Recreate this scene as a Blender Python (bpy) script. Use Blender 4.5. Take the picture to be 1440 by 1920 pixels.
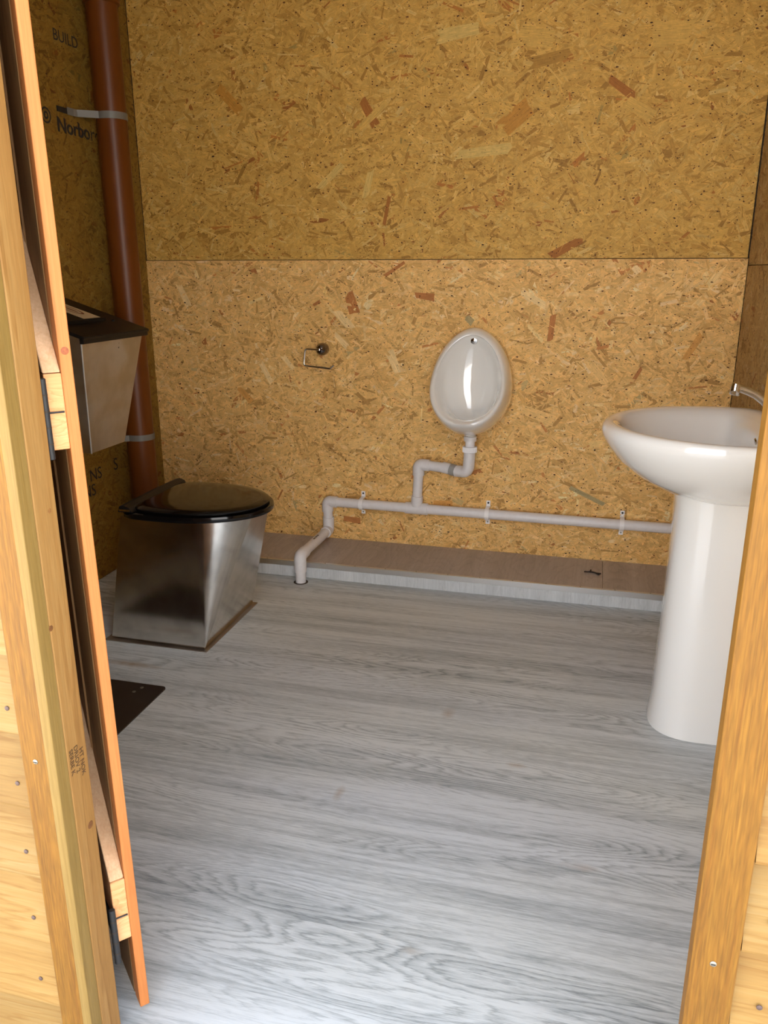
import bpy, bmesh, math, random
import numpy as np
from mathutils import Vector, Matrix
for o in list(bpy.data.objects): bpy.data.objects.remove(o)
SC = bpy.context.scene
COL = SC.collection
# ------------------------------------------------------------------ camera
YAW, PITCH, ROLL, F = 0.2557016, 0.2940310, -0.0010243, 1501.58
cam_d = bpy.data.cameras.new('camera'); cam = bpy.data.objects.new('camera', cam_d); COL.objects.link(cam)
cam_d.sensor_fit = 'VERTICAL'; cam_d.sensor_height = 24.0; cam_d.lens = F / 1920 * 24.0
cam_d.clip_start = 0.02
sy, cy, sp, cp = math.sin(YAW), math.cos(YAW), math.sin(PITCH), math.cos(PITCH)
fw = Vector((-sy, cy, 0)); rt = Vector((cy, sy, 0)); up = Vector((0, 0, 1))
f2 = cp * fw - sp * up; u2 = cp * up + sp * fw
r3 = math.cos(ROLL) * rt + math.sin(ROLL) * u2; u3 = math.cos(ROLL) * u2 - math.sin(ROLL) * rt
M = Matrix((r3, u3, -f2)).transposed().to_4x4(); M.translation = Vector((0, 0, 1.2))
cam.matrix_world = M
SC.camera = cam
# ------------------------------------------------------------------ sky, exposure
W = bpy.data.worlds.new('sky'); SC.world = W; W.use_nodes = True
nt = W.node_tree; bg = nt.nodes['Background']
tc = nt.nodes.new('ShaderNodeTexCoord'); sep = nt.nodes.new('ShaderNodeSeparateXYZ')
cr = nt.nodes.new('ShaderNodeValToRGB')
nt.links.new(tc.outputs['Generated'], sep.inputs[0]); nt.links.new(sep.outputs['Z'], cr.inputs[0])
cr.color_ramp.elements[0].position = 0.0; cr.color_ramp.elements[0].color = (1.0, 0.965, 0.91, 1)
cr.color_ramp.elements[1].position = 0.75; cr.color_ramp.elements[1].color = (0.42, 0.48, 0.60, 1)
nt.links.new(cr.outputs[0], bg.inputs[0]); bg.inputs[1].default_value = 1.0
# sun behind the building: the front stays in shade, the yard beyond is lit
sd = bpy.data.lights.new('sun', 'SUN'); sd.energy = 8.5; sd.angle = math.radians(1.0); sd.color = (1, .95, .88)
sun = bpy.data.objects.new('sun', sd); COL.objects.link(sun); sun.location = (-6, 12, 14)
sun.rotation_euler = (Vector((-.35, .85, 1.0))).to_track_quat('Z', 'Y').to_euler()
SC.view_settings.view_transform = 'Standard'; SC.view_settings.look = 'None'
SC.view_settings.gamma = 1; SC.view_settings.use_curve_mapping = False
SC.view_settings.exposure = 2.58

# ------------------------------------------------------------------ dimensions
XL, XR, YB, YF, ZC = -1.875, 0.498, 3.19, 0.870, 2.56     # inner room
RND = random.Random(7); NP = np.random.default_rng(11)

# ------------------------------------------------------------------ materials
def srgb(r, g, b):
    f = lambda c: (c/255/12.92 if c/255 <= .04045 else ((c/255+.055)/1.055)**2.4)
    return (f(r), f(g), f(b), 1)
def new_mat(name):
    m = bpy.data.materials.new(name); m.use_nodes = True
    return m, m.node_tree, m.node_tree.nodes['Principled BSDF']
def nd(nt, t, **k):
    n = nt.nodes.new(t)
    for a, v in k.items():
        if a.startswith('i_'): n.inputs[a[2:]].default_value = v
        else: setattr(n, a, v)
    return n
def plain(name, col, rough=.5, metal=0, coat=0, spec=.5, noise=0, nscale=30, bump=0):
    m, nt, b = new_mat(name)
    b.inputs['Base Color'].default_value = col; b.inputs['Roughness'].default_value = rough
    b.inputs['Metallic'].default_value = metal; b.inputs['Coat Weight'].default_value = coat
    b.inputs['Coat Roughness'].default_value = .05
    b.inputs['Specular IOR Level'].default_value = spec
    tc = nd(nt, 'ShaderNodeTexCoord'); n = nd(nt, 'ShaderNodeTexNoise'); n.inputs['Scale'].default_value = nscale; n.inputs['Detail'].default_value = 5
    nt.links.new(tc.outputs['Object'], n.inputs['Vector'])
    if noise:
        mx = nd(nt, 'ShaderNodeMix', data_type='RGBA', blend_type='MULTIPLY'); mx.inputs[0].default_value = 1
        r = nd(nt, 'ShaderNodeValToRGB'); r.color_ramp.elements[0].position = .3; r.color_ramp.elements[1].position = .7
        lo = 1 - noise; r.color_ramp.elements[0].color = (lo, lo, lo, 1); r.color_ramp.elements[1].color = (1, 1, 1, 1)
        nt.links.new(n.outputs['Fac'], r.inputs[0]); mx.inputs[6].default_value = col
        nt.links.new(r.outputs[0], mx.inputs[7]); nt.links.new(mx.outputs[2], b.inputs['Base Color'])
    if bump:
        bp = nd(nt, 'ShaderNodeBump'); bp.inputs['Strength'].default_value = bump; bp.inputs['Distance'].default_value = .001
        nt.links.new(n.outputs['Fac'], bp.inputs['Height']); nt.links.new(bp.outputs[0], b.inputs['Normal'])
    return m
def wood(name, dark, mid, light, axis=2, rough=.6, ring=26, low=(1.1, 9), fine=160, bands=None, spec=.3, coat=0, contrast=1, fuzz=.2, ringmix=.55, dist=.0, knots=False, offs=True, tone=.05):
    """grain runs along object axis; cathedral rings are contour lines of a stretched noise"""
    m, nt, b = new_mat(name); L = nt.links
    tc = nd(nt, 'ShaderNodeTexCoord'); oi = nd(nt, 'ShaderNodeObjectInfo')
    add = nd(nt, 'ShaderNodeVectorMath', operation='ADD')
    ml = nd(nt, 'ShaderNodeVectorMath', operation='SCALE'); ml.inputs['Scale'].default_value = 37.0 if offs else 0.0
    cmb = nd(nt, 'ShaderNodeCombineXYZ')
    for k in range(3): L.new(oi.outputs['Random'], cmb.inputs[k])
    L.new(cmb.outputs[0], ml.inputs[0]); L.new(tc.outputs['Object'], add.inputs[0]); L.new(ml.outputs[0], add.inputs[1])
    def mp(al, ac):
        q = nd(nt, 'ShaderNodeMapping'); s = [ac]*3; s[axis] = al; q.inputs['Scale'].default_value = s
        L.new(add.outputs[0], q.inputs[0]); return q
    a = mp(*low); n1 = nd(nt, 'ShaderNodeTexNoise'); n1.inputs['Scale'].default_value = 1; n1.inputs['Detail'].default_value = 1.5; n1.inputs['Roughness'].default_value = .4; n1.inputs['Distortion'].default_value = dist
    L.new(a.outputs[0], n1.inputs['Vector'])
    mu = nd(nt, 'ShaderNodeMath', operation='MULTIPLY'); mu.inputs[1].default_value = ring; L.new(n1.outputs['Fac'], mu.inputs[0])
    w = mp(low[0]*12, low[1]*9); nw = nd(nt, 'ShaderNodeTexNoise'); nw.inputs['Scale'].default_value = 1; nw.inputs['Detail'].default_value = 3; L.new(w.outputs[0], nw.inputs['Vector'])
    ad = nd(nt, 'ShaderNodeMath', operation='ADD'); L.new(mu.outputs[0], ad.inputs[0]); L.new(nw.outputs['Fac'], ad.inputs[1])
    fr = nd(nt, 'ShaderNodeMath', operation='FRACT'); L.new(ad.outputs[0], fr.inputs[0])
    f = mp(4, fine); nf = nd(nt, 'ShaderNodeTexNoise'); nf.inputs['Scale'].default_value = 1; nf.inputs['Detail'].default_value = 4; nf.inputs['Roughness'].default_value = .6
    L.new(f.outputs[0], nf.inputs['Vector'])
    rr = nd(nt, 'ShaderNodeValToRGB'); e = rr.color_ramp.elements
    e[0].position = 0; e[0].color = (.55, .55, .55, 1); e[1].position = .75; e[1].color = (0.2, .2, .2, 1)
    x = e.new(.9); x.color = (1, 1, 1, 1); x = e.new(1.0); x.color = (.6, .6, .6, 1)
    L.new(fr.outputs[0], rr.inputs[0])
    v = nd(nt, 'ShaderNodeMix', data_type='FLOAT'); v.inputs[0].default_value = ringmix
    L.new(nf.outputs['Fac'], v.inputs[2]); L.new(rr.outputs[0], v.inputs[3])
    # soft broad tone
    bl = mp(.5, bands or 14); nb = nd(nt, 'ShaderNodeTexNoise'); nb.inputs['Scale'].default_value = 1; nb.inputs['Detail'].default_value = 2; L.new(bl.outputs[0], nb.inputs['Vector'])
    v2 = nd(nt, 'ShaderNodeMix', data_type='FLOAT'); v2.inputs[0].default_value = .45
    L.new(v.outputs[0], v2.inputs[2]); L.new(nb.outputs['Fac'], v2.inputs[3])
    cr = nd(nt, 'ShaderNodeValToRGB'); e = cr.color_ramp.elements
    c0 = .5 - .2/contrast; c1 = .5 + .2/contrast
    e[0].position = c0; e[0].color = light; e[1].position = c1; e[1].color = dark; q = e.new(.47); q.color = mid
    L.new(v2.outputs[0], cr.inputs[0])
    out = cr.outputs[0]
    rt_ = nd(nt, 'ShaderNodeMapRange'); rt_.inputs[3].default_value = 1-tone; rt_.inputs[4].default_value = 1+tone*.6; L.new(oi.outputs['Random'], rt_.inputs[0])
    vt = nd(nt, 'ShaderNodeVectorMath', operation='SCALE'); L.new(out, vt.inputs[0]); L.new(rt_.outputs[0], vt.inputs['Scale']); out = vt.outputs[0]
    if fuzz:   # pores: fine pale / dark fibres
        g = mp(30, 420); ng = nd(nt, 'ShaderNodeTexNoise'); ng.inputs['Scale'].default_value = 1; ng.inputs['Detail'].default_value = 2; L.new(g.outputs[0], ng.inputs['Vector'])
        mr = nd(nt, 'ShaderNodeMapRange'); mr.inputs[1].default_value = .3; mr.inputs[2].default_value = .7; mr.inputs[3].default_value = 1-fuzz; mr.inputs[4].default_value = 1+fuzz
        L.new(ng.outputs['Fac'], mr.inputs[0])
        vm = nd(nt, 'ShaderNodeVectorMath', operation='SCALE'); L.new(out, vm.inputs[0]); L.new(mr.outputs[0], vm.inputs['Scale']); out = vm.outputs[0]
    if knots:
        k = mp(5.5, 11); vo = nd(nt, 'ShaderNodeTexVoronoi'); vo.inputs['Scale'].default_value = 1; L.new(k.outputs[0], vo.inputs['Vector'])
        kr = nd(nt, 'ShaderNodeValToRGB'); e = kr.color_ramp.elements; e[0].position = .06; e[0].color = (.35, .2, .12, 1); e[1].position = .13; e[1].color = (1, 1, 1, 1)
        L.new(vo.outputs['Distance'], kr.inputs[0])
        km = nd(nt, 'ShaderNodeMix', data_type='RGBA', blend_type='MULTIPLY'); km.inputs[0].default_value = .75
        L.new(out, km.inputs[6]); L.new(kr.outputs[0], km.inputs[7]); out = km.outputs[2]
    L.new(out, b.inputs['Base Color'])
    b.inputs['Roughness'].default_value = rough; b.inputs['Specular IOR Level'].default_value = spec
    b.inputs['Coat Weight'].default_value = coat; b.inputs['Coat Roughness'].default_value = .3
    bp = nd(nt, 'ShaderNodeBump'); bp.inputs['Strength'].default_value = .35; bp.inputs['Distance'].default_value = .0008
    L.new(v.outputs[0], bp.inputs['Height']); L.new(bp.outputs[0], b.inputs['Normal'])
    return m

MAT = {}
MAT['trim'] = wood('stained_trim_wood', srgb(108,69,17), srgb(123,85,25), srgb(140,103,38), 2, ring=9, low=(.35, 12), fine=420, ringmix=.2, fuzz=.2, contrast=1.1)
MAT['sapwood'] = wood('pale_sapwood', srgb(120,94,44), srgb(132,106,54), srgb(142,117,66), 2, ring=10, low=(.4, 14), fine=300, ringmix=.3, fuzz=.08)
MAT['post'] = wood('sawn_post_wood', srgb(128,90,44), srgb(148,109,58), srgb(160,125,73), 2, ring=9, low=(.5, 9), fine=200, ringmix=.45, fuzz=.08)
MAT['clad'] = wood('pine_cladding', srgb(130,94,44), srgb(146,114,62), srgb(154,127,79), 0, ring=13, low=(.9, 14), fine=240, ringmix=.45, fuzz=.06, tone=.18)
MAT['doorwood'] = wood('door_board_wood', srgb(166,98,48), srgb(182,112,58), srgb(194,126,70), 2, ring=8, low=(.5, 12), fine=300, ringmix=.3, fuzz=.06)
MAT['doordark'] = wood('door_inner_boards', srgb(120,84,48), srgb(146,106,64), srgb(166,126,82), 2, ring=10, low=(.6, 12), fine=240, ringmix=.4, fuzz=.08)
MAT['batten'] = wood('door_batten_wood', srgb(205,140,86), srgb(222,160,106), srgb(234,180,130), 1, ring=16, low=(8, 30), fine=200, ringmix=.5, fuzz=.06)
MAT['brace'] = wood('door_brace_wood', srgb(196,150,106), srgb(208,166,124), srgb(220,182,142), 0, ring=8, low=(.5, 12), fine=240, ringmix=.3, fuzz=.05)
MAT['white'] = plain('white_ceramic', (.84, .825, .79, 1), .08, coat=1, spec=.9)
MAT['pvc'] = plain('white_plastic_pipe', (.80, .77, .77, 1), .38, noise=.06, nscale=60)
MAT['nut'] = plain('bright_white_plastic', (.88, .86, .88, 1), .35)
MAT['clip'] = plain('white_clip_plastic', (.92, .90, .90, 1), .35)
MAT['greyrubber'] = plain('grey_rubber', (.35, .34, .32, 1), .5)
MAT['soil'] = plain('brown_soil_pipe_plastic', srgb(112,58,12), .38, spec=.35, noise=.15, nscale=4)
MAT['band'] = plain('grey_galvanised_band', (.20, .19, .17, 1), .5, metal=.1)
MAT['chrome'] = plain('chrome', (.80, .79, .78, 1), .04, metal=1)
MAT['chromedark'] = plain('darkened_chrome', (.22, .19, .18, 1), .06, metal=1)  # chrome, with the dark room it mirrors put into the base colour
MAT['black'] = plain('black_gloss_plastic', (.005, .004, .004, 1), .10, coat=0, spec=.42)
MAT['blackmatt'] = plain('black_satin_plastic', (.010, .008, .007, 1), .42, spec=.25)
MAT['iron'] = plain('black_painted_iron', (.014, .015, .016, 1), .55, bump=.3, nscale=200)
MAT['screw'] = plain('zinc_screw', (.38, .36, .30, 1), .45, metal=1)
MAT['nail'] = plain('rusty_nail_head', (.12, .08, .07, 1), .6, metal=.4)
MAT['alu'] = plain('aluminium_angle', (.78, .79, .80, 1), .28, metal=1)
MAT['foldedge'] = plain('bright_folded_steel', (.75, .72, .68, 1), .5, metal=.6)
MAT['plate'] = plain('bronzed_steel_plate', (.085, .062, .045, 1), .42, metal=.6, noise=.3, nscale=12)
MAT['twig'] = plain('dark_twig_bark', (.035, .022, .015, 1), .7)
MAT['ink'] = plain('stamp_ink', (.03, .022, .016, 1), .8)
MAT['inkfaint'] = plain('faded_stamp_ink', srgb(74,50,24), .8)
MAT['ground'] = plain('concrete_ground', (.52, .50, .46, 1), .9, noise=.15, nscale=20)
MAT['roof'] = plain('roof_felt', (.25, .2, .14, 1), .8)
MAT['ceil'] = plain('ceiling_board', srgb(228,214,190), .8, noise=.2, nscale=30)
MAT['sticker'] = plain('cream_sticker_paper', srgb(206,186,150), .5)
MAT['stickerink'] = plain('brown_sticker_print', srgb(120,60,24), .5)
MAT['gap'] = plain('dark_joint', (.05, .03, .015, 1), .9)
MAT['osbback'] = plain('osb_core', srgb(140,96,48), .85, noise=.4, nscale=80)

def stainless(name, col, rough, axis=2, smudge=.15):
    m, nt, b = new_mat(name); L = nt.links
    tc = nd(nt, 'ShaderNodeTexCoord'); mp = nd(nt, 'ShaderNodeMapping'); s = [300]*3; s[axis] = 3; mp.inputs['Scale'].default_value = s
    L.new(tc.outputs['Object'], mp.inputs[0]); n = nd(nt, 'ShaderNodeTexNoise'); n.inputs['Scale'].default_value = 1; L.new(mp.outputs[0], n.inputs['Vector'])
    n2 = nd(nt, 'ShaderNodeTexNoise'); n2.inputs['Scale'].default_value = 14; n2.inputs['Detail'].default_value = 4; L.new(tc.outputs['Object'], n2.inputs['Vector'])
    mr = nd(nt, 'ShaderNodeMapRange'); mr.inputs[1].default_value = .35; mr.inputs[2].default_value = .65; mr.inputs[3].default_value = rough-.05; mr.inputs[4].default_value = rough+smudge
    L.new(n2.outputs['Fac'], mr.inputs[0]); L.new(mr.outputs[0], b.inputs['Roughness'])
    b.inputs['Metallic'].default_value = 1
    cr = nd(nt, 'ShaderNodeValToRGB'); cr.color_ramp.elements[0].position = .35; cr.color_ramp.elements[1].position = .6
    cr.color_ramp.elements[0].color = tuple(c*.8 for c in col[:3]) + (1,); cr.color_ramp.elements[1].color = col
    L.new(n2.outputs['Fac'], cr.inputs[0]); L.new(cr.outputs[0], b.inputs['Base Color'])
    bp = nd(nt, 'ShaderNodeBump'); bp.inputs['Strength'].default_value = .12; bp.inputs['Distance'].default_value = .0005
    L.new(n.outputs['Fac'], bp.inputs['Height']); L.new(bp.outputs[0], b.inputs['Normal'])
    b.inputs['Anisotropic'].default_value = .5
    return m
MAT['steel'] = stainless('brushed_stainless', (.74, .71, .66, 1), .21, 2, -.03)
MAT['steel2'] = stainless('smudged_stainless', (.60, .56, .50, 1), .4, 2, .12)

def floor_mat():
    m, nt, b = new_mat('grey_oak_vinyl'); L = nt.links
    tc = nd(nt, 'ShaderNodeTexCoord')
    def mp(sx, sy, loc=(0, 0, 0)):
        q = nd(nt, 'ShaderNodeMapping'); q.inputs['Scale'].default_value = (sx, sy, 1); q.inputs['Location'].default_value = loc
        L.new(tc.outputs['Object'], q.inputs[0]); return q
    def noise(v, d=2, r=.5, dist=0):
        n = nd(nt, 'ShaderNodeTexNoise'); n.inputs['Scale'].default_value = 1; n.inputs['Detail'].default_value = d; n.inputs['Roughness'].default_value = r; n.inputs['Distortion'].default_value = dist
        L.new(v.outputs[0], n.inputs['Vector']); return n
    def math_(op, a, bb=None):
        n = nd(nt, 'ShaderNodeMath', operation=op)
        for i, x in enumerate((a, bb)):
            if x is None: continue
            if isinstance(x, (int, float)): n.inputs[i].default_value = x
            else: L.new(x, n.inputs[i])
        return n.outputs[0]
    # cathedral figure
    n1 = noise(mp(1.5, 9.5), 1.5, .4)
    w = noise(mp(16, 160), 4, .65)
    rings = math_('FRACT', math_('ADD', math_('MULTIPLY', n1.outputs['Fac'], 24), math_('MULTIPLY', w.outputs['Fac'], 1.5)))
    rr = nd(nt, 'ShaderNodeValToRGB'); e = rr.color_ramp.elements
    e[0].position = 0; e[0].color = (.62, .62, .62, 1); e[1].position = .55; e[1].color = (.35, .35, .35, 1)
    x = e.new(.84); x.color = (1, 1, 1, 1); x = e.new(1); x.color = (.62, .62, .62, 1)
    L.new(rings, rr.inputs[0])
    # where the figure shows
    msk = noise(mp(.9, 5, (4, 2, 0)), 1)
    mr = nd(nt, 'ShaderNodeMapRange'); mr.inputs[1].default_value = .42; mr.inputs[2].default_value = .62; mr.inputs[3].default_value = .06; mr.inputs[4].default_value = .33
    L.new(msk.outputs['Fac'], mr.inputs[0])
    f1 = noise(mp(3.2, 95), 6, .72); f2 = noise(mp(30, 420), 3, .6); band = noise(mp(.5, 11, (1, 7, 0)), 3.5, .6)
    fs = math_('ADD', math_('MULTIPLY', f1.outputs['Fac'], .6), math_('MULTIPLY', f2.outputs['Fac'], .4))
    mix = nd(nt, 'ShaderNodeMix', data_type='FLOAT'); L.new(mr.outputs[0], mix.inputs[0]); L.new(fs, mix.inputs[2]); L.new(rr.outputs[0], mix.inputs[3])
    v = math_('ADD', math_('MULTIPLY', mix.outputs[0], .60), math_('MULTIPLY', band.outputs['Fac'], .40))
    cr = nd(nt, 'ShaderNodeValToRGB'); e = cr.color_ramp.elements
    e[0].position = .35; e[0].color = srgb(218,222,222); e[1].position = .66; e[1].color = srgb(134,139,140)
    x = e.new(.46); x.color = srgb(210,214,214); x = e.new(.55); x.color = srgb(180,185,185)
    L.new(v, cr.inputs[0])
    # warm / cool drift and a few ochre smears
    hue = noise(mp(.8, 3, (9, 9, 0)), 2); hr = nd(nt, 'ShaderNodeValToRGB'); hr.color_ramp.elements[0].position = .4; hr.color_ramp.elements[1].position = .6
    hr.color_ramp.elements[0].color = (1, .995, .965, 1); hr.color_ramp.elements[1].color = (.975, .985, 1, 1); L.new(hue.outputs['Fac'], hr.inputs[0])
    m1 = nd(nt, 'ShaderNodeMix', data_type='RGBA', blend_type='MULTIPLY'); m1.inputs[0].default_value = 1
    L.new(cr.outputs[0], m1.inputs[6]); L.new(hr.outputs[0], m1.inputs[7])
    last = m1.outputs[2]
    sepn = nd(nt, 'ShaderNodeSeparateXYZ'); L.new(tc.outputs['Object'], sepn.inputs[0]); sn = noise(mp(30, 30), 3)
    for (px, py, rx, ry, st) in ((-1.36, 2.02, .10, .018, .75), (-.52, 1.56, .012, .03, .5), (-.33, 1.98, .018, .03, .45), (-.12, 1.78, .03, .01, .5), (-.25, 1.15, .02, .01, .3), (.05, 1.45, .04, .012, .3)):
        a = math_('POWER', math_('DIVIDE', math_('SUBTRACT', sepn.outputs[0], px), rx), 2)
        c = math_('POWER', math_('DIVIDE', math_('SUBTRACT', sepn.outputs[1], py), ry), 2)
        d = math_('ADD', math_('SQRT', math_('ADD', a, c)), math_('MULTIPLY', sn.outputs['Fac'], 1.2))
        r = nd(nt, 'ShaderNodeMapRange'); r.inputs[1].default_value = .6; r.inputs[2].default_value = 1.8; r.inputs[3].default_value = st; r.inputs[4].default_value = 0; L.new(d, r.inputs[0])
        mm = nd(nt, 'ShaderNodeMix', data_type='RGBA'); L.new(r.outputs[0], mm.inputs[0]); L.new(last, mm.inputs[6]); mm.inputs[7].default_value = srgb(158,130,96); last = mm.outputs[2]
    L.new(last, b.inputs['Base Color'])
    rg = nd(nt, 'ShaderNodeMapRange'); rg.inputs[3].default_value = .46; rg.inputs[4].default_value = .60; L.new(v, rg.inputs[0]); L.new(rg.outputs[0], b.inputs['Roughness'])
    b.inputs['Specular IOR Level'].default_value = .32
    bp = nd(nt, 'ShaderNodeBump'); bp.inputs['Strength'].default_value = .3; bp.inputs['Distance'].default_value = .0006; bp.invert = True
    L.new(mix.outputs[0], bp.inputs['Height']); L.new(bp.outputs[0], b.inputs['Normal'])
    return m
MAT['floor'] = floor_mat()
MAT['plinthtop'] = wood('brown_grey_laminate', srgb(158,146,136), srgb(180,168,158), srgb(196,184,175), 1, ring=12, low=(2.5, 7), fine=140, ringmix=.35, fuzz=.06, rough=.45, spec=.5)
MAT['plinthfront'] = wood('light_grey_vinyl', srgb(186,188,188), srgb(208,210,210), srgb(226,227,227), 2, ring=10, low=(3, 12), fine=160, ringmix=.3, fuzz=.06, rough=.45, spec=.5)

def osb_mat():
    m, nt, b = new_mat('osb_strands'); L = nt.links
    at = nd(nt, 'ShaderNodeAttribute', attribute_name='tone'); uv = nd(nt, 'ShaderNodeUVMap')
    mp = nd(nt, 'ShaderNodeMapping'); mp.inputs['Scale'].default_value = (18, 420, 1); L.new(uv.outputs[0], mp.inputs[0])
    n = nd(nt, 'ShaderNodeTexNoise'); n.inputs['Scale'].default_value = 1; n.inputs['Detail'].default_value = 3; L.new(mp.outputs[0], n.inputs['Vector'])
    mr = nd(nt, 'ShaderNodeMapRange'); mr.inputs[1].default_value = .3; mr.inputs[2].default_value = .7; mr.inputs[3].default_value = .78; mr.inputs[4].default_value = 1.16; L.new(n.outputs['Fac'], mr.inputs[0])
    tc = nd(nt, 'ShaderNodeTexCoord'); n2 = nd(nt, 'ShaderNodeTexNoise'); n2.inputs['Scale'].default_value = 55; n2.inputs['Detail'].default_value = 6; n2.inputs['Roughness'].default_value = .7
    L.new(tc.outputs['Object'], n2.inputs['Vector'])
    r2 = nd(nt, 'ShaderNodeMapRange'); r2.inputs[1].default_value = .3; r2.inputs[2].default_value = .7; r2.inputs[3].default_value = .85; r2.inputs[4].default_value = 1.12; L.new(n2.outputs['Fac'], r2.inputs[0])
    mu = nd(nt, 'ShaderNodeMath', operation='MULTIPLY'); L.new(mr.outputs[0], mu.inputs[0]); L.new(r2.outputs[0], mu.inputs[1])
    vm = nd(nt, 'ShaderNodeVectorMath', operation='SCALE'); L.new(at.outputs['Color'], vm.inputs[0]); L.new(mu.outputs[0], vm.inputs['Scale'])
    L.new(vm.outputs[0], b.inputs['Base Color']); b.inputs['Roughness'].default_value = .62; b.inputs['Specular IOR Level'].default_value = .3
    bp = nd(nt, 'ShaderNodeBump'); bp.inputs['Strength'].default_value = .25; bp.inputs['Distance'].default_value = .001
    L.new(n.outputs['Fac'], bp.inputs['Height']); L.new(bp.outputs[0], b.inputs['Normal'])
    return m
MAT['osb'] = osb_mat()

# ------------------------------------------------------------------ object helpers
ORG = {}
def thing(name, label, cat, loc, rotz=0, group=None, rot=None):
    o = bpy.data.objects.new(name, None); COL.objects.link(o); o.empty_display_size = .05
    o.location = loc; o.rotation_euler = rot or (0, 0, rotz); o['label'] = label; o['category'] = cat
    if group: o['group'] = group
    ORG[o.name] = Vector(loc) if (rotz == 0 and rot is None) else Vector((0, 0, 0))
    return o
def put(name, bm, mat, parent=None, smooth=False, kind=None, label=None, origin=None):
    """bm in world coordinates (in the parent's own frame if the parent is turned)"""
    base = ORG.get(parent.name, Vector((0, 0, 0))) if parent else Vector((0, 0, 0))
    og = Vector(origin) if origin is not None else base
    bmesh.ops.translate(bm, verts=bm.verts, vec=-og)
    bmesh.ops.recalc_face_normals(bm, faces=bm.faces)
    me = bpy.data.meshes.new(name); bm.to_mesh(me); bm.free()
    if smooth:
        for p in me.polygons: p.use_smooth = True
        try: me.set_sharp_from_angle(angle=math.radians(smooth if smooth is not True else 40))
        except Exception: pass
    me.materials.append(mat if not isinstance(mat, str) else MAT[mat])
    o = bpy.data.objects.new(name, me); COL.objects.link(o)
    if parent: o.parent = parent
    o.location = og - base; ORG[o.name] = og
    if kind: o['kind'] = kind
    if label: o['label'] = label
    return o
def B(): return bmesh.new()
def box(bm, x0, x1, y0, y1, z0, z1, bev=0, seg=2):
    r = bmesh.ops.create_cube(bm, size=1)
    vs = r['verts']
    bmesh.ops.scale(bm, verts=vs, vec=(x1-x0, y1-y0, z1-z0)); bmesh.ops.translate(bm, verts=vs, vec=((x0+x1)/2, (y0+y1)/2, (z0+z1)/2))
    if bev:
        es = list({e for v in vs for e in v.link_edges})
        bmesh.ops.bevel(bm, geom=es, offset=bev, segments=seg, affect='EDGES', profile=.5)
    return bm
def loft(bm, rings, cap0=True, cap1=True, closed=True):
    R = [[bm.verts.new(p) for p in r] for r in rings]
    n = len(R[0])
    for a, b in zip(R, R[1:]):
        for i in range(n if closed else n-1):
            j = (i+1) % n
            bm.faces.new((a[i], a[j], b[j], b[i]))
    if cap0: bm.faces.new(R[0][::-1])
    if cap1: bm.faces.new(R[-1])
    return R
def tube(bm, pts, r, n=20, caps=True):
    pts = [Vector(p) for p in pts]; rr = r if isinstance(r, (list, tuple)) else [r]*len(pts)
    T = []
    for i in range(len(pts)):
        a = pts[max(i-1, 0)]; b = pts[min(i+1, len(pts)-1)]; T.append((b-a).normalized())
    u = T[0].orthogonal().normalized(); rings = []
    for i, p in enumerate(pts):
        u = (u - T[i]*u.dot(T[i])).normalized(); v = T[i].cross(u)
        rings.append([p + rr[i]*(math.cos(t)*u + math.sin(t)*v) for t in [2*math.pi*k/n for k in range(n)]])
    loft(bm, rings, caps, caps); return bm
def arc(a, c, b, R, k=8):
    """fillet points at corner c between a and b"""
    a, b, c = Vector(a), Vector(b), Vector(c); u = (a-c).normalized(); v = (b-c).normalized()
    th = u.angle(v); d = R/math.tan(th/2); p0 = c+u*d; p1 = c+v*d
    cen = c + (u+v).normalized()*(R/math.sin(th/2)); out = []
    q0 = p0-cen; q1 = p1-cen; w = q0.angle(q1)
    for i in range(k+1):
        t = i/k; out.append(cen + (q0*math.sin((1-t)*w)+q1*math.sin(t*w))/math.sin(w))
    return out
def cyl(bm, p0, p1, r, n=20, r2=None): return tube(bm, [p0, p1], [r, r if r2 is None else r2], n)
def disc_dome(bm, c, nrm, r, h, n=16):
    c = Vector(c); nrm = Vector(nrm).normalized(); pts = [c, c+nrm*h*.5, c+nrm*h*.85, c+nrm*h]
    return tube(bm, pts, [r, r*.98, r*.7, r*.2], n)
def text_part(name, s, size, origin, xdir, ydir, mat, parent, depth=.0004):
    cu = bpy.data.curves.new(name, 'FONT'); cu.body = s; cu.size = size; cu.resolution_u = 3; cu.extrude = depth
    t = bpy.data.objects.new(name, cu); COL.objects.link(t)
    dg = bpy.context.evaluated_depsgraph_get(); dg.update()
    me = bpy.data.meshes.new_from_object(t.evaluated_get(dg)); bpy.data.objects.remove(t)
    me.materials.clear(); me.materials.append(MAT[mat])
    o = bpy.data.objects.new(name, me); COL.objects.link(o); o.parent = parent
    X = Vector(xdir).normalized(); Y = Vector(ydir).normalized(); Z = X.cross(Y)
    mm = Matrix((X, Y, Z)).transposed().to_4x4(); mm.translation = Vector(origin) - ORG.get(parent.name, Vector())
    o.matrix_local = mm; return o

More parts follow.
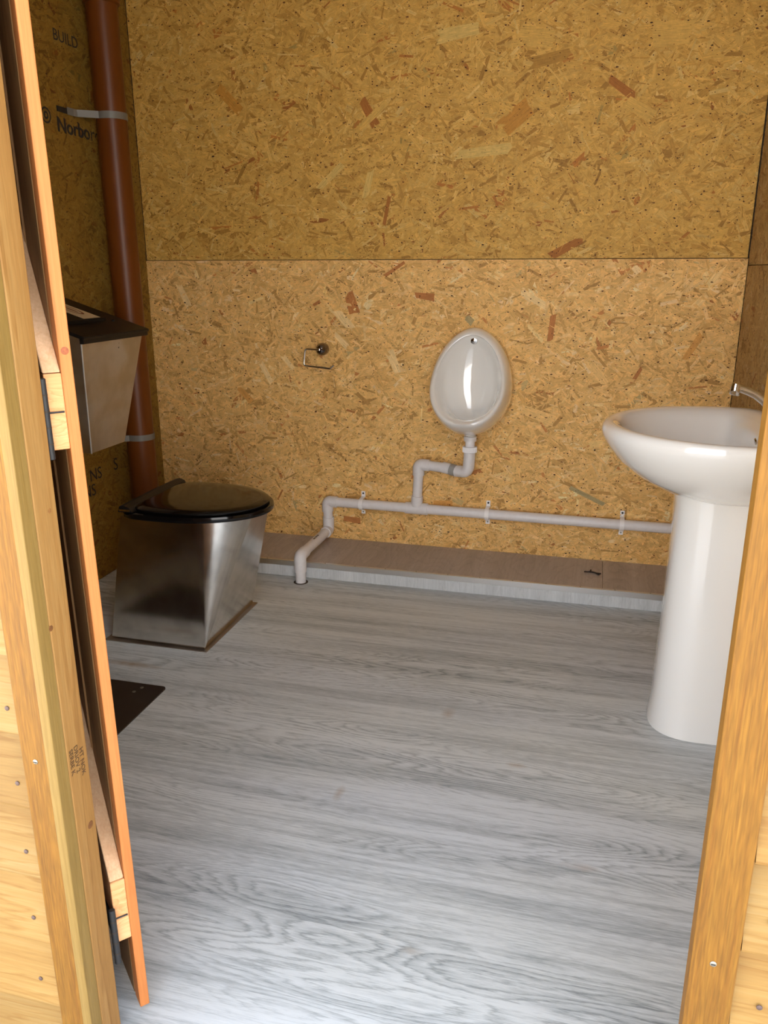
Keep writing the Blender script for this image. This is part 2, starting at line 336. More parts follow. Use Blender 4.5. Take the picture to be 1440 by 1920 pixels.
# ------------------------------------------------------------------ OSB board: box with pressed strands on its face
def osb_board(parent, o, u, v, w, h, thick=.011, tint=(1, 1, 1), dens=9500, seed=1, feat=()):
    """o = lower corner of the visible face, u/v in-plane unit vectors, normal u x v faces the room"""
    rg = np.random.default_rng(seed)
    o, u, v = np.array(o, float), np.array(u, float), np.array(v, float); nrm = np.cross(u, v)
    A = w*h; N = int(A*dens)
    kind = rg.random(N)
    Lh = np.select([kind < .36, kind < .74, kind < .92], [rg.uniform(.008, .028, N), rg.uniform(.016, .042, N), rg.uniform(.026, .062, N)], rg.uniform(.004, .012, N))
    Wd = np.select([kind < .36, kind < .74, kind < .92], [rg.uniform(.0006, .0026, N), rg.uniform(.002, .007, N), rg.uniform(.006, .017, N)], rg.uniform(.0006, .0016, N))
    ang = rg.normal(0, .8, N)
    cx = rg.uniform(0, w, N); cyy = rg.uniform(0, h, N)
    fc = {'r': (.62, .40, .33), 'o': (.86, .70, .52), 'p': (1.08, 1.26, 1.7), 'l': (1.04, 1.08, 1.16), 'd': (.7, .64, .55), 'g': (.52, .66, .9)}
    for q, (fx, fz, fl, fw_, fa, _c) in enumerate(feat):     # broad strands that stand out
        kind[q] = .8; cx[q] = fx-o[0]; cyy[q] = fz-o[2]; Lh[q] = fl/2; Wd[q] = fw_/2; ang[q] = math.radians(fa)
    # local polygon (6 points) with broken ends
    e = rg.normal(0, .16, (N, 4)) * np.minimum(Wd*2.2, Lh*.6)[:, None]*1.6
    lx = np.stack([-Lh+e[:, 0], Lh+e[:, 1], Lh+e[:, 1]*.2+e[:, 2], Lh-e[:, 1]*.6, -Lh+e[:, 3], -Lh-e[:, 0]*.6], 1)
    k = 1 + rg.normal(0, .16, (N, 6))
    ly = np.stack([-Wd, -Wd, 0*Wd, Wd, Wd, 0*Wd], 1)*k
    ca, sa = np.cos(ang)[:, None], np.sin(ang)[:, None]
    px = np.clip(cx[:, None]+lx*ca-ly*sa, 0, w); py = np.clip(cyy[:, None]+lx*sa+ly*ca, 0, h)
    # thin slivers tend to lie on top, broad strands below
    hz = .0001 + np.where((kind >= .74) & (kind < .92), rg.random(N)*.0006, rg.random(N)*.0009)
    tl_ = rg.normal(0, .008, (N, 2)); hz[:len(feat)] = .0011 + np.arange(len(feat))*.00001; tl_[:len(feat)] = 0; hz = hz[:, None] + .0004 + np.clip(tl_[:, :1]*lx + tl_[:, 1:]*2*ly, -.0004, .0004)
    P = o + px[..., None]*u + py[..., None]*v + hz[..., None]*nrm
    mean = np.array(tint)
    rel = np.array([(1, 1, 1), (.93, .91, .88), (1.04, 1.06, 1.14), (1.08, 1.16, 1.42), (.80, .75, .68), (.62, .55, .46), (1.10, 1.27, 1.85), (.74, .50, .42), (.56, .36, .30), (.70, .80, .95)])
    pr = np.array([.27, .21, .20, .09, .12, .055, .022, .010, .004, .003]); pr = pr/pr.sum()
    ci = rg.choice(len(rel), N, p=pr)
    C = rel[ci] * rg.normal(1, .05, (N, 1)) * mean
    for q, f_ in enumerate(feat): C[q] = np.array(fc[f_[5]])*mean
    sm = kind >= .92; C[sm] = C[sm]*rg.uniform(.5, 1.0, (sm.sum(), 1))
    # resin dark specks
    M2 = int(A*2400); sx = rg.uniform(.003, w-.003, M2); sy_ = rg.uniform(.003, h-.003, M2); ss = rg.uniform(.0004, .0015, M2)*rg.choice([1, 1, 1, 1.7], M2)
    an = rg.uniform(0, 6.28, (M2, 1)) + np.arange(6)[None]*math.pi/3
    rad = ss[:, None]*(1+np.clip(rg.normal(0, .25, (M2, 6)), -.5, .5)); st = rg.uniform(1, 2.2, (M2, 1))
    qx = sx[:, None]+rad*np.cos(an)*st; qy = sy_[:, None]+rad*np.sin(an)
    Q = o + qx[..., None]*u + qy[..., None]*v + .0020*nrm + (rg.random(M2)*.0001)[:, None, None]*nrm
    C2 = np.tile(np.array([srgb(70,38,14)[:3]]), (M2, 1))*rg.uniform(.6, 2.6, (M2, 1))
    # board body
    cs = [(0, 0), (w, 0), (w, h), (0, h)]
    Vb = np.array([o + a*u + b*v for a, b in cs] + [o + a*u + b*v - thick*nrm for a, b in cs])
    verts = np.concatenate([P.reshape(-1, 3), Q.reshape(-1, 3), Vb]); nf = N + M2
    idx = np.arange(nf*6, dtype=np.int32); b0 = nf*6
    quads = np.array([[0, 1, 2, 3], [7, 6, 5, 4], [0, 4, 5, 1], [1, 5, 6, 2], [2, 6, 7, 3], [3, 7, 4, 0]], np.int32)+b0
    loops = np.concatenate([idx, quads.ravel()]).astype(np.int32)
    tot = np.concatenate([np.full(nf, 6), np.full(6, 4)]).astype(np.int32); start = np.concatenate([[0], np.cumsum(tot)[:-1]]).astype(np.int32)
    me = bpy.data.meshes.new('osb_board')
    me.vertices.add(len(verts)); me.vertices.foreach_set('co', verts.astype(np.float32).ravel())
    me.loops.add(len(loops)); me.loops.foreach_set('vertex_index', loops)
    me.polygons.add(len(tot)); me.polygons.foreach_set('loop_start', start); me.polygons.foreach_set('loop_total', tot)
    me.update(calc_edges=True); me.shade_flat()
    uvl = me.uv_layers.new(name='UVMap')
    r = rg.uniform(0, 50, (N, 2)); uvp = np.stack([lx + r[:, :1], ly + r[:, 1:]], -1).reshape(-1, 2)
    uv = np.zeros((len(loops), 2), np.float32); uv[:N*6] = uvp; uv[N*6:nf*6] = rg.random((M2*6, 2))
    uvl.data.foreach_set('uv', uv.ravel())
    ca_ = me.color_attributes.new('tone', 'FLOAT_COLOR', 'CORNER')
    t = np.array(tint)
    cc = np.ones((len(loops), 4), np.float32); cc[:N*6, :3] = np.repeat(np.clip(C, 0, .92), 6, 0); cc[N*6:nf*6, :3] = np.repeat(C2, 6, 0); cc[nf*6:, :3] = np.array(t)*.85
    ca_.data.foreach_set('color', cc.ravel())
    me.materials.append(MAT['osb'])
    ob = bpy.data.objects.new('osb_board', me); COL.objects.link(ob)
    if parent: ob.parent = parent
    return ob

def structure(name, bm, mat, **k): return put(name, bm, mat, kind='structure', **k)

# ================================================================== ROOM
# floor, ceiling, ground
structure('floor', box(B(), XL-.05, XR+.05, YF-.05, YB+.05, -.03, 0), 'floor')
ceiling = structure('ceiling', box(B(), XL-.05, XR+.05, YF-.05, YB+.05, ZC, ZC+.03), 'ceil')
structure('roof', box(B(), XL-.25, XR+.5, YF-.20, YB+.2, ZC+.031, ZC+.12), 'roof')
structure('ground', box(B(), -40, 40, -60, YB+20, -.22, -.12), 'ground')
# walls: studwork sheet plus its boards
wb = structure('wall_back', box(B(), XL-.08, XR+.08, YB+.012, YB+.06, -.1, ZC+.03), 'gap')
osb_board(wb, (XL, YB, .0), (1, 0, 0), (0, 0, 1), XR-XL-.003, 1.236, tint=(.86, .52, .175), seed=3,
          feat=[(-0.966, 1.067, 0.0806, 0.0424, -72, 'r'), (-0.666, 1.098, 0.0763, 0.0297, -6, 'r'), (-0.789, 1.201, 0.0933, 0.0127, 32, 'r'), (-0.17, 0.986, 0.0933, 0.0212, 85, 'r'), (-1.709, 1.091, 0.1018, 0.0254, -66, 'p'), (-1.0, 1.008, 0.0933, 0.0339, -52, 'p'), (-0.793, 0.847, 0.0848, 0.0297, -66, 'p'), (-1.013, 0.919, 0.0721, 0.0212, -45, 'p'), (-1.249, 0.826, 0.0721, 0.0212, -50, 'p'), (-0.926, 0.501, 0.1272, 0.0382, 15, 'l'), (-1.348, 0.779, 0.0933, 0.0212, -60, 'p'), (-0.488, 1.011, 0.0339, 0.0254, -40, 'g'), (0.01, 0.819, 0.0975, 0.0297, -50, 'l'), (0.142, 0.64, 0.0848, 0.0212, 25, 'p'), (-0.202, 0.646, 0.1272, 0.0424, -20, 'l'), (0.004, 0.332, 0.1484, 0.017, -25, 'g'), (-0.978, 0.155, 0.0763, 0.0297, -5, 'r'), (-0.579, 0.257, 0.0848, 0.0297, 5, 'o'), (-1.451, 0.684, 0.0848, 0.0254, -45, 'o'), (-0.246, 1.093, 0.106, 0.0254, -30, 'p'), (0.231, 1.135, 0.0975, 0.0339, 40, 'l'), (0.344, 0.927, 0.106, 0.0254, 60, 'o'), (-0.38, 0.891, 0.0848, 0.0212, -60, 'l')])
b2 = osb_board(wb, (XL+.0035, YB+.001, 1.2385), (1, 0, 0), (0, 0, 1), XR-XL-.0095, ZC-1.24, tint=(.66, .385, .085), seed=4,
               feat=[(-0.89, 1.762, 0.106, 0.0318, -62, 'r'), (-0.342, 1.729, 0.1187, 0.0636, 40, 'o'), (0.017, 1.804, 0.0975, 0.0276, -36, 'r'), (-0.139, 1.274, 0.1102, 0.0297, 30, 'r'), (-0.457, 1.615, 0.195, 0.0318, 6, 'p'), (-0.557, 2.009, 0.1484, 0.0466, 8, 'p'), (-0.283, 1.975, 0.1272, 0.0721, -8, 'l'), (0.172, 1.959, 0.1272, 0.0721, 0, 'l'), (-1.046, 1.547, 0.1272, 0.0254, 40, 'p'), (-0.873, 1.756, 0.1272, 0.0297, 40, 'l'), (-1.455, 1.832, 0.1272, 0.0382, -45, 'o'), (-0.896, 1.515, 0.0933, 0.0254, 75, 'p'), (-0.822, 1.417, 0.106, 0.0127, 78, 'r'), (-0.233, 1.906, 0.1272, 0.0382, 10, 'd'), (0.086, 1.731, 0.106, 0.0382, -30, 'l')])
wl = structure('wall_left', box(B(), XL-.06, XL-.012, YF-.06, YB+.02, -.1, ZC+.03), 'gap')
osb_board(wl, (XL, YF, .003), (0, 1, 0), (0, 0, 1), 1.10, ZC-.004, tint=(.27, .148, .022), seed=5, dens=6500)  # left boards: shade behind the open door put into the dark tint
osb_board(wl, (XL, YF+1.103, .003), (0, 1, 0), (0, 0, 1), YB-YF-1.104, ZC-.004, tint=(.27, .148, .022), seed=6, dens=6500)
wr = structure('wall_right', box(B(), XR+.012, XR+.06, YF-.06, YB+.02, -.1, ZC+.03), 'gap')
osb_board(wr, (XR, YB-.001, .003), (0, -1, 0), (0, 0, 1), YB-YF, 1.209,tint=(.52, .33, .12), seed=8, dens=6500)
osb_board(wr, (XR, YB-.001, 1.214), (0, -1, 0), (0, 0, 1), YB-YF, ZC-1.216,tint=(.52, .33, .12), seed=9, dens=6500)
# front wall: opening between X=-.68 and X=.165, unseen top raised to let more light in
XO0, XO1, ZO = -.673, .175, 2.42
bm = B(); box(bm, XL-.06, -.74, .83, YF-.001, -.1, ZC+.03); box(bm, .235, XR+.06, .83, YF-.001, -.1, ZC+.03); box(bm, -.74, .235, .83, YF-.001, ZO, ZC+.03)
wf = structure('wall_front', bm, 'osbback')
# weatherboards outside, each a part
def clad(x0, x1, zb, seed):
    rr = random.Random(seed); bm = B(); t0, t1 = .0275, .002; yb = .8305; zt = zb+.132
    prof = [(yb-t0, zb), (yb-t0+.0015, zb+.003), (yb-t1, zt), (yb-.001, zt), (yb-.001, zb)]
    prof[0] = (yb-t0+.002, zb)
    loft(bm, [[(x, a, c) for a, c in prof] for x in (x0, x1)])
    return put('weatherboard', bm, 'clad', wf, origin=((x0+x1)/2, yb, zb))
k = 0
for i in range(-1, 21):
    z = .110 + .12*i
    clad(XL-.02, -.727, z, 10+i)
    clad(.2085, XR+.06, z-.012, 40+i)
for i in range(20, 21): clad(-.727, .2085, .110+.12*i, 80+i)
# nails in the weatherboards
def nail(p, n=(0, -1, 0), r=.0035, mat='nail', name='nail'):
    return put(name, disc_dome(B(), p, n, r, .0018, 12), mat, wf, smooth=True, origin=p)
for (x, z) in ((-.748, .505), (-.752, .388), (-.757, .268), (-.762, .150), (-.746, .625), (.236, .500), (.238, .380)):
    zb = .110 + .12*math.floor((z-.110)/.12); yy = .8305-.0275 + .0255*(z-zb)/.132 + .001
    nail((x, yy-.0005, z))
# door casings
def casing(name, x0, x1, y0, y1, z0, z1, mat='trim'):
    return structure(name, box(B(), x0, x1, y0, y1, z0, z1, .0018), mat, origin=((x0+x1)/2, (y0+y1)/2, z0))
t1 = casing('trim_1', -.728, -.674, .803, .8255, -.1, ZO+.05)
# paler sapwood arris on the jamb side of the left casing
put('sapwood_edge', box(B(), -.6885, -.6735, .8022, .8262, -.1, ZO+.05, .0012), 'sapwood', t1, label='paler sapwood edge of the casing')
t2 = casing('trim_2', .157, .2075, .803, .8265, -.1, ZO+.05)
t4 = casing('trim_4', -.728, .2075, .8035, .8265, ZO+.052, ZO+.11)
for (x, z, t) in ((-.706, .552, t1), (-.706, 1.18, t1), (.181, .435, t2), (.181, 1.35, t2)):
    s = put('screw', disc_dome(B(), (x, .8032, z), (0, -1, 0), .0038, .0016, 14), 'screw', t, smooth=True)
    put('screw_slot', box(B(), x-.0024, x+.0024, .8012, .8018, z-.0005, z+.0005), 'iron', s)
# hinge post (left) and latch post (right), head
p3 = structure('trim_3', box(B(), -.735, -.673, .8265, .870, -.1, ZO, .002), 'post', origin=(-.70, .85, 0))
text_part('stamp', 'SERBE K', .0115, (-.6727, .831, .556), (0, 0, -1), (0, 1, 0), 'inkfaint', p3, .0002)
text_part('stamp', 'DRIOV 2', .0115, (-.6727, .842, .556), (0, 0, -1), (0, 1, 0), 'inkfaint', p3, .0002)
text_part('stamp', 'HT NOK', .0115, (-.6727, .853, .546), (0, 0, -1), (0, 1, 0), 'inkfaint', p3, .0002)
put('knot', disc_dome(B(), (-.6733, .857, .415), (1, 0, 0), .0062, .0006, 18), plain('knot_wood', srgb(122,78,36), .6, noise=.4, nscale=300), p3, smooth=True)
put('knot', disc_dome(B(), (-.6733, .8285, .745), (1, 0, 0), .0042, .0006, 18), plain('knot_wood_b', srgb(122,78,36), .6, noise=.4, nscale=300), p3, smooth=True)
put('knot', disc_dome(B(), (-.6733, .855, .90), (1, 0, 0), .0036, .0006, 18), plain('knot_wood_c', srgb(150,104,52), .6, noise=.4, nscale=300), p3, smooth=True)
p5 = structure('trim_5', box(B(), .178, .236, .8275, .870, -.1, ZO, .002), 'post')
p6 = structure('trim_6', box(B(), -.735, .236, .8275, .870, ZO+.001, ZO+.045, .002), 'post')

# ================================================================== DOOR (swung inwards)
TH = math.radians(137)
dA = Vector((-.6585, .9055, .0))
door = bpy.data.objects.new('door_1', None); COL.objects.link(door); door['kind'] = 'structure'
# local frame: x along the leaf away from the hinges, y = towards outside face, z up
ux = Vector((math.cos(TH), math.sin(TH), 0)); uy = Vector((math.sin(TH), -math.cos(TH), 0)); uz = Vector((0, 0, 1))
tilt = Matrix.Rotation(math.radians(-.55), 4, Vector((0, 1, 0)))
Md = Matrix((ux, uy, uz)).transposed().to_4x4()   # left-handed guard below
if Md.determinant() < 0:
    uy = -uy; Md = Matrix((ux, uy, uz)).transposed().to_4x4(); FL = -1
else: FL = 1
Md = Matrix.Translation(dA) @ tilt @ Md
door.matrix_world = Md; ORG[door.name] = Vector((0, 0, 0))
def dbox(name, x0, x1, y0, y1, z0, z1, mat, bev=.0015, parent=door):
    a, b = sorted((y0*FL, y1*FL)); return put(name, box(B(), x0, x1, a, b, z0, z1, bev), mat, parent)
T = .0155; DZ0, DZ1 = .018, 1.955
dbox('edge_board', 0, .030, 0, T, DZ0, DZ1, 'doorwood')
for i in range(7):                                   # tongue and groove boards, bead between
    x0 = .031 + i*.102
    bm = B(); ya, yb_ = (0, T)
    pr = [(x0, T), (x0, .004), (x0+.004, 0), (x0+.093, 0), (x0+.096, .004), (x0+.0985, -.0022), (x0+.1005, .004), (x0+.101, T)]
    loft(bm, [[(x, y*FL, z) for x, y in pr] for z in (DZ0+.002, DZ1)])
    put('board', bm, 'doordark', door)
Bt = .0225
for (z0, z1) in ((.165, .279), (.972, 1.072), (1.76, 1.86)):
    dbox('batten', .0005, .735, -Bt, 0, z0, z1, 'batten')
def brace(z0, z1):
    x0, x1 = .002, .53; bm = B(); wd = .10
    pts = [(x0, z0), (x0+wd, z0), (x1+wd, z1), (x1, z1)]
    loft(bm, [[(x, y*FL, z) for x, z in pts] for y in (-Bt, -.0005)])
    bmesh.ops.bevel(bm, geom=list(bm.edges), offset=.001, segments=1, affect='EDGES')
    put('brace', bm, 'brace', door)
brace(.280, .971); brace(1.073, 1.759)
for (z0, z1, zs) in ((.135, .238, .212), (.962, 1.068, 1.022)):
    hx, hy = -.008, -Bt-.004
    h = put('hinge', box(B(), -.004, .150, min((-Bt-.003)*FL, -Bt*FL), max((-Bt-.003)*FL, -Bt*FL), z0+.03, z1-.03, .0008), 'iron', door)
    put('hinge_pin', tube(B(), [(hx, hy*FL, z0), (hx, hy*FL, z0+.001), (hx, hy*FL, z1-.001), (hx, hy*FL, z1)], [.004, .0052, .0052, .004], 16), 'iron', h, smooth=True)
    for kk in range(1, 5):
        zz = z0+(z1-z0)*kk/5
        put('knuckle_joint', tube(B(), [(hx, hy*FL, zz-.0006), (hx, hy*FL, zz+.0006)], .0054, 16), 'gap', h)
    put('screw', cyl(B(), (-.0008, (-Bt+.001)*FL, zs), (-.0008, -.002*FL, zs), .0013, 8), 'iron', door)
put('knot', disc_dome(B(), (0.0003, T*.5*FL, 1.10), (-1, 0, 0), .0052, .0006, 18), plain('door_knot', srgb(160,84,40), .6, noise=.4, nscale=300), door, smooth=True)

# ================================================================== PLINTH
PX0 = -1.72
pl = thing('plinth', 'low boxed step with brown-grey wood-look top running along the back wall', 'plinth', (-.7, 2.95, 0))
PZ = .0655; PY = 2.865
put('carcass', box(B(), PX0, XR-.002, PY+.006, YB-.002, 0, PZ-.006), 'gap', pl)
put('top_board', box(B(), PX0, .0855, PY+.001, YB-.0015, PZ-.006, PZ, .0006), 'plinthtop', pl)
put('top_board', box(B(), .0865, XR-.002, PY+.001, YB-.0015, PZ-.006, PZ-.0003, .0006), 'plinthtop', pl)
put('front_panel', box(B(), PX0, XR-.002, PY, PY+.005, .0005, PZ-.007), 'plinthfront', pl)
bm = B(); pr = [(PY-.003, PZ-.020), (PY-.003, PZ+.0018), (PY+.010, PZ+.0018), (PY+.010, PZ+.0002), (PY-.0004, PZ+.0002), (PY-.0004, PZ-.020)]
loft(bm, [[(x, y, z) for y, z in pr] for x in (PX0+.002, XR-.003)])
at = put('edge_trim', bm, 'alu', pl, label='aluminium angle along the front edge')
for i in range(17):
    x = -1.62 + i*.125
    put('trim_screw', disc_dome(B(), (x, PY+.0045, PZ+.0017), (0, 0, 1), .003, .0012, 10), 'screw', at, smooth=True)

# ================================================================== SOIL PIPE
sx_, sy_ = -1.79, 2.885
sp_ = thing('soil_pipe', 'thick brown vertical drainage pipe in the far left corner behind the toilet', 'pipe', (sx_, sy_, 0))
put('pipe', cyl(B(), (sx_, sy_, .001), (sx_, sy_, 2.12), .0555, 40), 'soil', sp_, smooth=True)
put('socket', tube(B(), [(sx_, sy_, 2.100), (sx_, sy_, 2.104), (sx_, sy_, 2.112), (sx_, sy_, 2.345)], [.058, .064, .064, .064], 40), 'soil', sp_, smooth=True)
for zc in (1.738, .546):
    bm = B(); rings = []
    for t in np.linspace(-.60*math.pi, .99*math.pi, 40):
        c, s = math.cos(t+.0), math.sin(t+.0)
        rings.append([(sx_+rr*c, sy_+rr*s, zc+dz) for rr, dz in ((.0558, -.012), (.0578, -.012), (.0578, .012), (.0558, .012))])
    loft(bm, rings)
    bd = put('bracket_band', bm, 'band', sp_, smooth=30)
    bm = B(); bx = sx_-.0578; pts = [(sx_-.018, sy_-.0568), (XL+.008, sy_-.100), (XL+.004, sy_-.115), (XL+.004, sy_-.150)]
    rings = [[(x, y, zc-.012), (x+.002, y, zc-.012), (x+.002, y, zc+.012), (x, y, zc+.012)] for x, y in pts]
    loft(bm, rings); st = put('bracket_strap', bm, 'band', bd)
    put('strap_end', box(B(), XL+.0012, XL+.0040, sy_-.205, sy_-.148, zc-.010, zc+.008), 'iron', bd)

# ================================================================== TOILET
tl = thing('composting_toilet', 'brushed stainless steel waterless toilet with a glossy black lid, standing on the grey floor', 'toilet', (-1.35, 2.36, 0))
X0, X1, Y0, Y1 = -1.540, -1.163, 2.151, 2.571
bm = B(); box(bm, X0, X1, Y0, Y1, .0003, .0035, .001)
put('base_flange', bm, stainless('flange_steel', (.40, .34, .27, 1), .4), tl)
# body: rectangular foot to rounded head, conical corner patches
fx0, fx1, fy0, fy1 = X0+.018, X1-.018+.004, Y0+.016, Y1-.018
tx0, tx1, ty0, ty1, TZ, R = -1.458, -1.027, 2.190, 2.540, .4335, .175
def body_ring(t):
    out = []
    lp = lambda a, b: a+(b-a)*t
    def P(fx, fy, tx, ty): out.append((lp(fx, tx), lp(fy, ty), .0035+(TZ-.0035)*t))
    P(fx0, fy1, tx0, ty1); P(fx0, fy0, tx0, ty0)
    for a in np.linspace(-90, -24, 17):
        r = math.radians(a); P(fx1, fy0, tx1-R+R*math.cos(r), ty0+R+R*math.sin(r))
    for a in np.linspace(24, 90, 17):
        r = math.radians(a); P(fx1, fy1, tx1-R+R*math.cos(r), ty1-R+R*math.sin(r))
    return out
bm = B(); rings = [body_ring(t) for t in np.linspace(0.004, 1, 20)]; loft(bm, rings)
put('body', bm, 'steel', tl, smooth=11)
# seat and lid outlines: pointed oval towards the room, straight hinge side
def oval(x0, x1, hy, yc, z, n=88, sq=0.0):
    out = []; cx_ = x0 + (x1-x0)*.42
    for i in range(n):
        a = 2*math.pi*i/n; c, s = math.cos(a), math.sin(a)
        if c >= 0: x = cx_+(x1-cx_)*c; y = hy*s
        else:
            x = cx_-(cx_-x0)*abs(c)**.40; y = hy*(1 if s > 0 else -1)*(.80*abs(s)**.45+.20*abs(s))
        out.append((x, yc+y, z))
    return out
YC = 2.355
def seat_shape(lv):
    bm = B(); loft(bm, [oval(*l) for l in lv]); return bm
put('seat', seat_shape([(-1.452, -1.012, .188, YC, .434), (-1.472, -1.003, .197, YC, .436), (-1.474, -1.000, .199, YC, .447), (-1.460, -1.004, .196, YC, .4535), (-1.45, -1.012, .188, YC, .4545)]), 'black', tl, smooth=50)
put('lid', seat_shape([(-1.425, -1.024, .176, YC, .4548), (-1.432, -1.016, .184, YC, .458), (-1.433, -1.015, .185, YC, .464), (-1.428, -1.021, .180, YC, .4685), (-1.410, -1.045, .160, YC, .4715), (-1.37, -1.10, .12, YC, .4738), (-1.33, -1.16, .07, YC, .4745)]), 'black', tl, smooth=50)
bm = B(); rings = []
for y in np.linspace(YC-.185, YC+.185, 14):
    w_ = .026 + .006*math.cos((y-YC)/.185*1.5); hgt = .022+.004*math.cos((y-YC)/.185*1.5)
    rings.append([(-1.452, y, .4546), (-1.452+w_*.2, y, .4546+hgt*.8), (-1.452+w_*.8, y, .4546+hgt), (-1.452+w_*1.5, y, .4546+hgt*.7), (-1.452+w_*1.9, y, .4546)])
loft(bm, rings)
hg = put('hinge_block', bm, 'blackmatt', tl, smooth=30)
put('hinge_bracket', box(B(), -1.447, -1.408, YC-.187, YC-.1855, .458, .4645), 'chrome', hg)

# floor plate
fp = B(); pts = []
px0, px1, py0, py1, rc = -1.66, -1.1725, 1.50, 1.9105, .012
for (cx_, cyy, a0) in ((px1-rc, py1-rc, 0), (px0+rc, py1-rc, 90), (px0+rc, py0+rc, 180), (px1-rc, py0+rc, 270)):
    for a in np.linspace(a0, a0+90, 6):
        pts.append((cx_+rc*math.cos(math.radians(a)), cyy+rc*math.sin(math.radians(a))))
loft(fp, [[(x, y, z) for x, y in pts] for z in (.0002, .004)])
fpt = thing('steel_floor_plate', 'dark flat steel plate on the floor in front of the toilet, beside the open door', 'plate', (-1.4, 1.7, 0))
put('plate', fp, 'plate', fpt)
for (x, y) in ((-1.243, 1.888), (-1.252, 1.860)):
    put('rivet', disc_dome(B(), (x, y, .004), (0, 0, 1), .0055, .0012, 14), 'screw', fpt, smooth=True)

# ================================================================== HOPPER ON LEFT WALL
hp = thing('sawdust_hopper', 'tapered stainless steel dispenser with sloping black lid mounted on the left wall', 'dispenser', (XL, 2.37, .80))
a0, a1, hz = 2.19, 2.55, .997; b0_, b1_, lz = 2.285, 2.487, .612; fxt, fxb = -1.535, -1.607
wz = 1.105; XW = XL+.0015
bm = B()
v = [bm.verts.new(p) for p in ((XW, a0, wz), (fxt, a0, hz), (fxt, a1, hz), (XW, a1, wz), (XW, b0_, lz), (fxb, b0_, lz), (fxb, b1_, lz), (XW, b1_, lz))]
for f in ((0, 1, 2, 3), (4, 7, 6, 5), (0, 4, 5, 1), (1, 5, 6, 2), (2, 6, 7, 3), (3, 7, 4, 0)): bm.faces.new([v[i] for i in f])
bmesh.ops.bevel(bm, geom=list(bm.edges), offset=.002, segments=2, affect='EDGES')
put('body', bm, 'steel2', hp, smooth=25)
# folded bright edge at the near front corner
put('folded_edge', tube(B(), [(fxt+.001, a0-.0005, hz-.002), (fxb+.001, b0_-.0005, lz)], .0026, 8), 'foldedge', hp)
def lid_slab(bm, xa, za, xb, zb, ya, yb, t):
    n = Vector((-(zb-za), 0, (xb-xa))); n.normalize()
    if n.z < 0: n = -n
    A_ = Vector((xa, 0, za)); B_ = Vector((xb, 0, zb)); pr = [A_, B_, B_+n*t, A_+n*t]
    loft(bm, [[(p.x, y, p.z) for p in pr] for y in (ya, yb)]); bmesh.ops.bevel(bm, geom=list(bm.edges), offset=min(.002, t*.3), segments=2, affect='EDGES')
zs = lambda x: hz + (wz-hz)*(x-fxt)/(XW-fxt)
bm = B(); lid_slab(bm, XW+.004, zs(XW+.004)+.001, fxt+.016, zs(fxt+.016)+.001, a0-.010, a1+.012, .010); lid = put('lid', bm, 'blackmatt', hp, smooth=25)
bm = B(); lid_slab(bm, XW+.006, zs(XW+.006)+.0115, -1.612, zs(-1.612)+.0115, a0+.02, a1-.100, .012); rp = put('raised_panel', bm, 'blackmatt', lid, smooth=25)
nn = Vector((wz-hz, 0, -(XW-fxt))).normalized()
bm = B(); lid_slab(bm, -1.862, zs(-1.862)+.0242, -1.618, zs(-1.618)+.0242, 2.338, 2.430, .0006); put('sticker', bm, 'sticker', lid)
bm = B(); lid_slab(bm, -1.858, zs(-1.858)+.0255, -1.72, zs(-1.72)+.0255, 2.3, 2.32, .0003); bm.free()
# printed ring emblem on the sticker
bm = B(); rings = []
cxs, cys = -1.700, 2.386; sl = (wz-hz)/(XW-fxt)
for rr in (.020, .025):
    rings.append([(cxs+rr*2.0*math.cos(t), cys+rr*math.sin(t), zs(cxs+rr*2.0*math.cos(t))+.0254) for t in np.linspace(0, 2*math.pi, 24, endpoint=False)])
loft(bm, rings, False, False); put('printed_ring', bm, 'stickerink', rp)
bm = B(); loft(bm, [[(cxs+q*2.0*math.cos(t), cys+.35*q*math.sin(t), zs(cxs+q*2.0*math.cos(t))+.0254) for t in np.linspace(0, 2*math.pi, 16, endpoint=False)] for q in (.005, .016)], True, False); put('printed_mark', bm, 'stickerink', rp)
put('lid_knob', disc_dome(B(), (-1.61, 2.49, zs(-1.61)+.0105), (0.3, 0, 1), .006, .006, 14), 'blackmatt', lid, smooth=True)
put('front_lip', box(B(), fxt-.001, fxt+.014, a0-.006, a1+.008, hz-.016, hz+.002, .002), 'blackmatt', lid)
fxr = fxt + (fxb-fxt)*.045/.385
put('rivet', disc_dome(B(), (fxr+.001, 2.405, hz-.030), (1, 0, -.15), .004, .002, 12), 'screw', hp, smooth=True)
put('rivet', disc_dome(B(), (fxr+.000, 2.405, hz-.045), (1, 0, -.15), .003, .002, 12), 'screw', hp, smooth=True)

# stamps on the left wall boards
wlb = [c for c in wl.children]
low_b = up_b = wlb[1]
ORG[low_b.name] = Vector(); ORG[up_b.name] = Vector()
xs = XL+.0026
text_part('stamp', 'Norbord', .070, (xs+.0004, 2.672, 1.662), (0, 1, -.02), (0, 0, 1), 'ink', up_b, .0002)
text_part('stamp', 'Norbord', .070, (xs, 2.668, 1.664), (0, 1, -.02), (0, 0, 1), 'ink', up_b, .0002)
text_part('stamp', 'BUILD', .052, (xs, 2.70, 1.955), (0, 1, 0), (0, 0, 1), 'ink', up_b, .0002)
bm = B()
for (ra, rb) in ((.020, .026), (.006, .013)):
    loft(bm, [[(xs, 2.615+rr*math.cos(t), 1.705+rr*math.sin(t)) for t in np.linspace(0, 2*math.pi, 20, endpoint=False)] for rr in (ra, rb)], False, False)
put('stamp_emblem', bm, 'ink', up_b)
text_part('stamp', 'NS', .066, (xs, 2.635, .408), (0, 1, 0), (0, 0, 1), 'ink', low_b, .0002)
